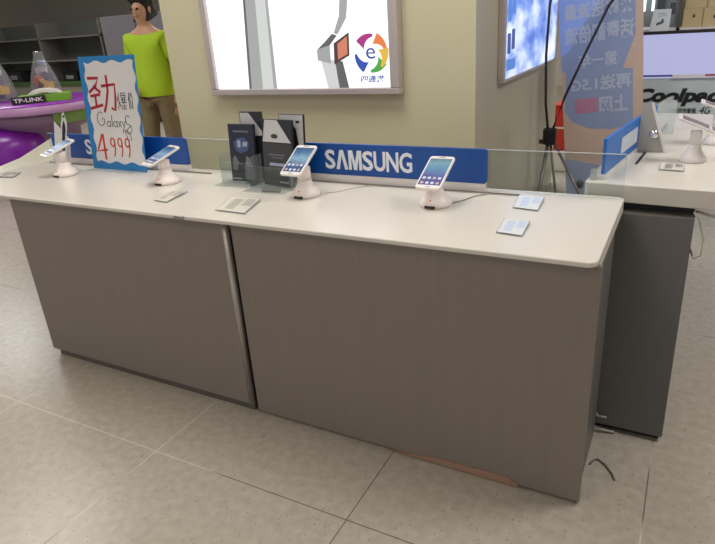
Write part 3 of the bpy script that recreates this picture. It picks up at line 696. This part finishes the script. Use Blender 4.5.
rel(MB().box(-.445, -.415, 5.42, 5.44, 1.31, 1.60).build('light_tube', glow('tube_light', (240, 246, 250), 1.6)), e)
card = mat('cardboard', (196, 176, 138), .7)
CB = [(-.145, .10, 1.2005, 1.318), (.105, .33, 1.2005, 1.318), (.335, .60, 1.2005, 1.33), (-.14, .13, 1.3185, 1.44), (.135, .36, 1.3185, 1.45), (.37, .6, 1.3305, 1.45)]
CT = ['bottom-left carton beside the dark post', 'bottom middle carton in the cabinet', 'bottom-right carton in the cabinet', 'upper-left carton in the stack', 'upper middle carton in the stack', 'upper-right carton in the stack']
for (a, b_, c, d), l in zip(CB, CT):
    g = empty('carton', ((a + b_) / 2, 5.2, c), 'brown cardboard ' + l, 'carton', 'cartons in the glass cabinet')
    rel(MB().box(a, b_, 5.08, 5.35, c, d).build('carton_body', card, bevel=.003), g)
    rel(MB().box((a + b_) / 2 - .004, (a + b_) / 2 + .004, 5.0775, 5.0795, c, d).build('flap_seam', mat('carton_seam', (150, 130, 98), .7)), g)
    rel(MB().box(a + .06, a + .075, 5.0765, 5.0795, c + .06, c + .08).build('hand_hole', mat('carton_hole', (90, 78, 60), .8)), g)
    rel(MB().box(b_ - .06, b_ - .045, 5.0765, 5.0795, c + .05, c + .07).build('hand_hole', MATS['carton_hole']), g)
# boxed phones on the glass shelf
dark_b = mat('slate_box', (66, 72, 92), .5)
for a, b_, c, d, l in ((-.33, -.265, 1.315, 1.40, 'slate box with pale window standing left of the dark post'), (-.245, -.20, 1.285, 1.37, 'narrow slate box nearest the dark post')):
    g = empty('phone_box', ((a + b_) / 2, 5.3, c), l, 'box')
    rel(MB().box(a, b_, 5.25, 5.33, 1.2005, d).build('box_body', mat('pale_box', (172, 174, 180), .5)), g)
    rel(MB().box(a + .004, b_ - .004, 5.246, 5.2495, c, d - .005).build('dark_panel', dark_b), g)
# white notice standing on the ledge
e = empty('notice_card', (-.28, 5.0, 1.185), 'white notice card with a small dark picture on the black ledge', 'card')
F = frame((-.345, 4.985, 1.1865), (1, 0, 0), (.0, .12, 1)); 
rel(flat('card_face', mat('notice_paper', (216, 224, 228), .5), F, [(0, 0), (.125, 0), (.128, .14), (.018, .142)], .003), e)
pic = mat('notice_picture', (90, 96, 96), .5)
rel(flats('printed_picture', pic, F, [[(.04, .035), (.085, .05), (.09, .07), (.075, .082), (.07, .062), (.045, .055)]], .0006, .0031), e)
rel(flats('printed_line', mat('notice_text', (150, 160, 165), .5), F, [rect(.05, .10, .11, .116), rect(.045, .105, .096, .10)], .0006, .0031), e)

# ================================================================= purple island with its goods
e = empty('display_island', (-6.35, 4.4, 0), 'round purple and green display island at the left rear', 'display island')
pu = mat('purple_gloss', (158, 62, 190), .25); li = mat('lilac_rim', (196, 150, 200), .35); puf = mat('purple_base', (126, 30, 160), .25)
MB().lathe([(.66, .800), (.665, .806), (.655, .812)], 64).build('top_disc', pu, e, smooth=True)
MB().lathe([(.655, .715), (.668, .725), (.668, .795), (.66, .7995)], 64).build('rim', li, e, smooth=True)
MB().lathe([(.30, .0), (.34, .50), (.50, .56), (.575, .62), (.60, .7145)], 48).build('drum', mat('mauve_drum', (140, 110, 142), .35), e, smooth=True)
bb = MB(); A = [math.radians(-28 + 4 * k) for k in range(21)]
bb.poly([(.60 * math.cos(a), .60 * math.sin(a), .60) for a in A] + [(.585 * math.cos(a), .585 * math.sin(a), .60) for a in A[::-1]],
        [(.625 * math.cos(a), .625 * math.sin(a), .7145) for a in A] + [(.61 * math.cos(a), .61 * math.sin(a), .7145) for a in A[::-1]])
bb.build('green_panel', mat('green_panel', (112, 146, 70), .4), e)
MB().lathe([(.30, 0), (.42, .02), (.48, .14), (.50, .30), (.48, .45), (.42, .54), (.32, .585)], 48, -.24, -.33).build('swollen_base', puf, e, smooth=True)
# router on a green box
g = empty('router_box', (-6.09, 4.27, .8125), 'green box with black TP-LINK label on the purple island', 'box', rz=math.radians(48))
MB().box(-.24, .26, -.10, .14, 0, .075).build('box_body', mat('lime_green_box', (118, 176, 50), .45), g, bevel=.004)
MB().box(-.30, .02, -.13, -.1005, -.0, .075).build('label_panel', black, g)
Fg = frame((-.28, -.1305, .02), (1, 0, 0), (0, 0, 1)); o = text('lettering', 'TP-LINK', Fg, 0, .28, 0, .04, white, None, .002, .02); o.parent = g
g = empty('router', (-6.11, 4.30, .888), 'white curved router lying on the green box', 'router', rz=math.radians(48))
bb = MB(); P = [(-.17, 0), (-.12, .035), (-.05, .052), (.05, .052), (.12, .035), (.17, 0), (.13, .002), (.0, .012), (-.13, .002)]
bb.poly([(x, -.08, z) for x, z in P], [(x, .10, z) for x, z in P]); bb.build('shell', white, g, bevel=.004)
MB().box(-.05, .05, -.082, -.0805, .018, .022).build('status_strip', mat('strip_grey', (120, 124, 128), .5), g)
def bag(x, y, s, label):
    g = empty('toy_bag', (x, y, .815), label, 'bag', 'bags of coloured toys')
    bb = MB(); rows = []
    for k, (z, a, b_) in enumerate(((0, .15, .07), (.07, .17, .085), (.16, .14, .07), (.25, .10, .04), (.33, .055, .02), (.36, .06, .01))):
        rows.append((z * s, a * s, b_ * s))
    n = 16; R_ = [[bb.v((a * math.cos(2 * PI * k / n) * (1 + .08 * math.sin(5 * k)), b_ * math.sin(2 * PI * k / n), z)) for k in range(n)] for z, a, b_ in rows]
    for p, q in zip(R_, R_[1:]):
        for i in range(n): bb.bm.faces.new((p[i], p[(i + 1) % n], q[(i + 1) % n], q[i]))
    bb.bm.faces.new(R_[0][::-1]); bb.bm.faces.new(R_[-1])
    bb.build('clear_wrap', clear('bag_film', milk=.22), g, smooth=True)
    for j, (dx, z, rx, c_, nm) in enumerate(((.02, .095, .055, (240, 190, 30), 'yellow_toy'), (-.07, .11, .05, (200, 60, 50), 'red_toy'), (.06, .16, .04, (90, 80, 110), 'grey_toy'), (-.03, .075, .05, (80, 40, 60), 'plum_toy'), (-.02, .21, .035, (200, 180, 190), 'pink_toy'), (.02, .27, .022, (150, 170, 210), 'blue_toy'))):
        q = MB(); q.T = Matrix.Translation((dx * s, 0, z * s)) @ Matrix.Rotation(j * .7, 4, 'Y'); q.box(-rx * s, rx * s, -.03 * s, .03 * s, -rx * s * .8, rx * s * .8)
        q.build(nm, mat(nm, c_, .5), g, bevel=.012)
bag(-6.85, 4.30, 1.35, 'clear bag of red and yellow toys at the left frame edge')
bag(-6.62, 4.70, 1.35, 'clear bag of yellow and pink toys behind the router')

# ================================================================= background shelving at the left rear
e = empty('store_shelf', (-11.2, 8.2, 0), 'long grey store shelf with green edge strip behind the purple island', 'shelf')
sg = mat('grey_shelf', (112, 112, 108), .5); gs = mat('green_strip', (70, 104, 52), .5)
rel(MB().box(-14.5, -9.3, 8.4, 8.45, 0, 1.7).build('back_panel', mat('shelf_back', (92, 94, 92), .6)), e)
for z in (.05, .62, 1.02, 1.42): rel(MB().box(-14.5, -9.3, 7.9, 8.4, z, z + .03).build('shelf_board', sg), e)
rel(MB().box(-14.5, -9.3, 7.88, 7.8995, .60, .67).build('edge_strip', gs), e)
for x in (-14.5, -12.8, -11.0, -9.32): rel(MB().box(x - .02, x + .02, 7.9, 8.399, 0, 1.7).build('upright', sg), e)
rel(MB().box(-14.4, -9.4, 7.93, 8.39, .0805, .59).build('lower_panel', mat('warm_grey_panel', (150, 146, 130), .6)), e)
for k, (x, wd, h, c_, l) in enumerate(((-12.2, .42, .20, (44, 44, 50), 'widest dark'), (-11.4, .30, .26, (70, 68, 70), 'tall grey'), (-10.5, .40, .16, (30, 30, 34), 'low black'), (-9.9, .26, .22, (86, 80, 84), 'rightmost grey'))):
    g = empty('stock_box', (x, 8.1, 0.65), l + ' stock box on the grey store shelf', 'box', 'stock boxes on the rear shelf')
    zz = .6505
    rel(MB().box(x - wd / 2, x + wd / 2, 8.0, 8.3, zz, zz + h).build('box_body', mat('stock_%d' % k, c_, .6), bevel=.01), g)
    rel(MB().box(x - wd / 4, x + wd / 4, 7.995, 7.9995, zz + h * .3, zz + h * .7).build('front_label', mat('stock_label', (140, 140, 140), .6)), g)
# grey cabinet behind the person
e = empty('tall_cabinet', (-7.9, 7.7, 0), 'grey upright cabinet behind the person in lime shirt', 'cabinet')
rel(MB().box(-8.9, -7.35, 7.6, 8.2, .12, 1.7).build('cabinet_body', mat('slate_grey_cabinet', (122, 120, 128), .5), bevel=.01), e)
rel(MB().box(-8.92, -7.33, 7.56, 8.15, .04, .115).build('dark_base', black), e)
rel(MB().box(-8.1, -8.09, 7.595, 7.5995, .16, 1.66).build('door_gap', black), e)
rel(MB().box(-8.8, -7.4, 7.7, 8.1, 0, .0395).build('foot', black), e)

# ================================================================= the person in a lime shirt
px, py = -4.42, 4.25
def skin(name, V, E_, rad, m, parent=None, sub=2, root=0):
    me = bpy.data.meshes.new(name); me.from_pydata(V, E_, []); o = bpy.data.objects.new(name, me); COL.objects.link(o)
    md = o.modifiers.new('s', 'SKIN'); md.use_smooth_shade = True
    for i, r_ in enumerate(rad):
        q = me.skin_vertices[0].data[i]; q.radius = r_ if isinstance(r_, tuple) else (r_, r_); q.use_root = (i == root)
    sd = o.modifiers.new('d', 'SUBSURF'); sd.levels = sub; sd.render_levels = sub
    bpy.context.view_layer.update(); dg = bpy.context.evaluated_depsgraph_get()
    nm = bpy.data.meshes.new_from_object(o.evaluated_get(dg)); bpy.data.objects.remove(o); nm.name = name
    nm.materials.clear(); nm.materials.append(m)
    for p in nm.polygons: p.use_smooth = True
    o = bpy.data.objects.new(name, nm); COL.objects.link(o)
    if parent: o.parent = parent
    return o
pe = empty('person', (px, py, 0), 'person in a lime green shirt and khaki trousers standing left of the pillar', 'person', rz=math.radians(10))
skin_m = mat('skin', (196, 150, 122), .55); lime = mat('lime_shirt', (172, 206, 40), .75); khaki = mat('khaki_trousers', (126, 110, 82), .8, noise=((20, 20, 20), .06)); hair_m = mat('black_hair', (24, 20, 20), .6)
# 0 pelvis 1 waist 2 chest 3 neck base 4 neck 5 head low 6 head mid 7 head top ; legs ; arms
V = [(0, 0, .92), (0, 0, 1.05), (0, .0, 1.25), (0, .01, 1.42), (0, .0, 1.48), (0, -.012, 1.53), (0, -.015, 1.60), (0, -.005, 1.68),
     (.095, 0, .86), (.11, -.015, .48), (.115, .015, .09), (.12, -.09, .045), (-.095, 0, .86), (-.12, -.03, .48), (-.13, .01, .09), (-.14, -.095, .045),
     (.17, .0, 1.37), (.235, .03, 1.10), (.25, -.05, .87), (.25, -.07, .79), (-.17, .0, 1.37), (-.245, .03, 1.10), (-.20, -.10, .95), (-.145, -.15, .93)]
E_ = [(0, 1), (1, 2), (2, 3), (3, 4), (4, 5), (5, 6), (6, 7), (0, 8), (8, 9), (9, 10), (10, 11), (0, 12), (12, 13), (13, 14), (14, 15), (3, 16), (16, 17), (17, 18), (18, 19), (3, 20), (20, 21), (21, 22), (22, 23)]
rad = [(.120, .080), (.120, .085), (.155, .105), (.09, .07), .052, (.062, .072), (.078, .092), (.058, .07), .085, .056, .038, .035, .085, .056, .038, .035, .052, .038, .026, .030, .052, .038, .026, .030]
body = skin('body', V, E_, rad, skin_m, pe)
tr = skin('trousers', [(0, 0, .93), (.098, 0, .83), (.112, -.015, .48), (.118, .01, .10), (-.098, 0, .83), (-.122, -.03, .48), (-.132, .008, .10)], [(0, 1), (1, 2), (2, 3), (0, 4), (4, 5), (5, 6)], [(.140, .100), .100, .078, .068, .100, .078, .068], khaki, pe)
st = skin('shirt', [(0, 0, .70), (0, 0, 1.05), (0, 0, 1.25), (0, .005, 1.43), (.17, 0, 1.38), (.225, .025, 1.17), (-.17, 0, 1.37), (-.228, .025, 1.17)], [(0, 1), (1, 2), (2, 3), (3, 4), (4, 5), (3, 6), (6, 7)], [(.215, .175), (.19, .145), (.188, .136), (.115, .092), .078, .062, .078, .062], lime, pe)
bmS = bmesh.new(); bmS.from_mesh(st.data)
bmesh.ops.bisect_plane(bmS, geom=bmS.verts[:] + bmS.edges[:] + bmS.faces[:], plane_co=(0, 0, .872), plane_no=(0, 0, 1), clear_inner=True)
bmS.to_mesh(st.data); bmS.free()
skin('hair', [(0, .02, 1.62), (0, .012, 1.70), (0, .04, 1.56)], [(0, 1), (0, 2)], [(.088, .088), (.070, .075), (.065, .05)], hair_m, pe)
for s in (-1, 1):
    MB().lathe([(.008, -.01), (.012, 0), (.008, .01)], 12, s * .03, -.102, ).build('eye', black, pe, smooth=True).location.z = 1.61
    q = MB(); q.T = Matrix.Translation((s * .083, .0, 1.60)); q.lathe([(.006, -.03), (.016, -.01), (.017, .012), (.008, .028)], 12, sx=.5); q.build('ear', skin_m, pe, smooth=True)
q = MB(); q.poly([(-.014, -.100, 1.575), (.014, -.100, 1.575), (0, -.095, 1.62)], [(-.006, -.128, 1.578), (.006, -.128, 1.578), (0, -.104, 1.615)]); q.build('nose', skin_m, pe, bevel=.003)
MB().box(-.022, .022, -.094, -.086, 1.548, 1.556).build('mouth', mat('lips', (160, 92, 84), .5), pe, bevel=.002)
def hand(wx, wy, wz, d, s, nm='fingers'):
    d = Vector(d).normalized(); side = Vector((0, 1, 0)) if abs(d.z) > .7 else Vector((0, 0, 1))
    for k, ln in enumerate((.062, .072, .068, .054)):
        b0 = Vector((wx, wy, wz)) + side * (.027 - .018 * k); V_ = [b0, b0 + d * ln * .55 + Vector((-s * .004, 0, 0)), b0 + d * ln + Vector((-s * .016, 0, 0))]
        skin('finger', [tuple(v) for v in V_], [(0, 1), (1, 2)], [.0095, .0085, .007], skin_m, pe, 1)
    t0 = Vector((wx, wy, wz)) - d * .03 + side * .028
    skin('thumb', [tuple(t0), tuple(t0 + side * .028 + d * .018), tuple(t0 + side * .034 + d * .045)], [(0, 1), (1, 2)], [.011, .0095, .008], skin_m, pe, 1)
hand(.25, -.075, .765, (0, -.1, -1), 1); hand(-.12, -.165, .93, (1, -.3, -.1), -1)
for s, x, y in ((1, .12, -.03), (-1, -.137, -.035)):
    q = MB(); q.prism(rrect(x - .048, x + .048, y - .13, y + .12, .045), 0.001, .03); q.build('shoe_sole', white, pe)
    q = MB(); q.T = Matrix.Translation((x, y, 0)); q.lathe([(.046, .0305), (.047, .05), (.036, .085), (.028, .10)], 20, 0, 0, 1, 2.5); q.build('shoe', black, pe, smooth=True)

# printed and fitted details belong to the part that carries them
CARRIER = {'lettering': ('board', 'backlit_panel', 'banner_sheet', 'wavy_paper', 'label_panel', 'lower_front'), 'app_icon': ('screen',), 'home_button': ('casing',), 'earpiece': ('casing',),
           'emblem_petal': ('backlit_panel',), 'printed': ('backlit_panel', 'banner_sheet', 'cover_stack', 'paper_insert', 'front_leaf', 'outline_card', 'card_face'), 'cover_print': ('cover_stack',), 'hub_knob': ('hub',),
           'fixing_knob': ('end_bracket',), 'bracket_edge': ('end_bracket',), 'white_label': ('board',), 'flap_seam': ('carton_body',), 'hand_hole': ('carton_body',), 'port_slot': ('base',), 'status_light': ('base',), 'laces': ()}
for ch in list(COL.objects):
    p = ch.parent
    if not p or p.type != 'EMPTY': continue
    base = ch.name.split('.')[0]
    for key, hosts in CARRIER.items():
        if base.startswith(key):
            for sib in p.children:
                if sib is not ch and sib.name.split('.')[0] in hosts:
                    ch.parent = sib; break
            break
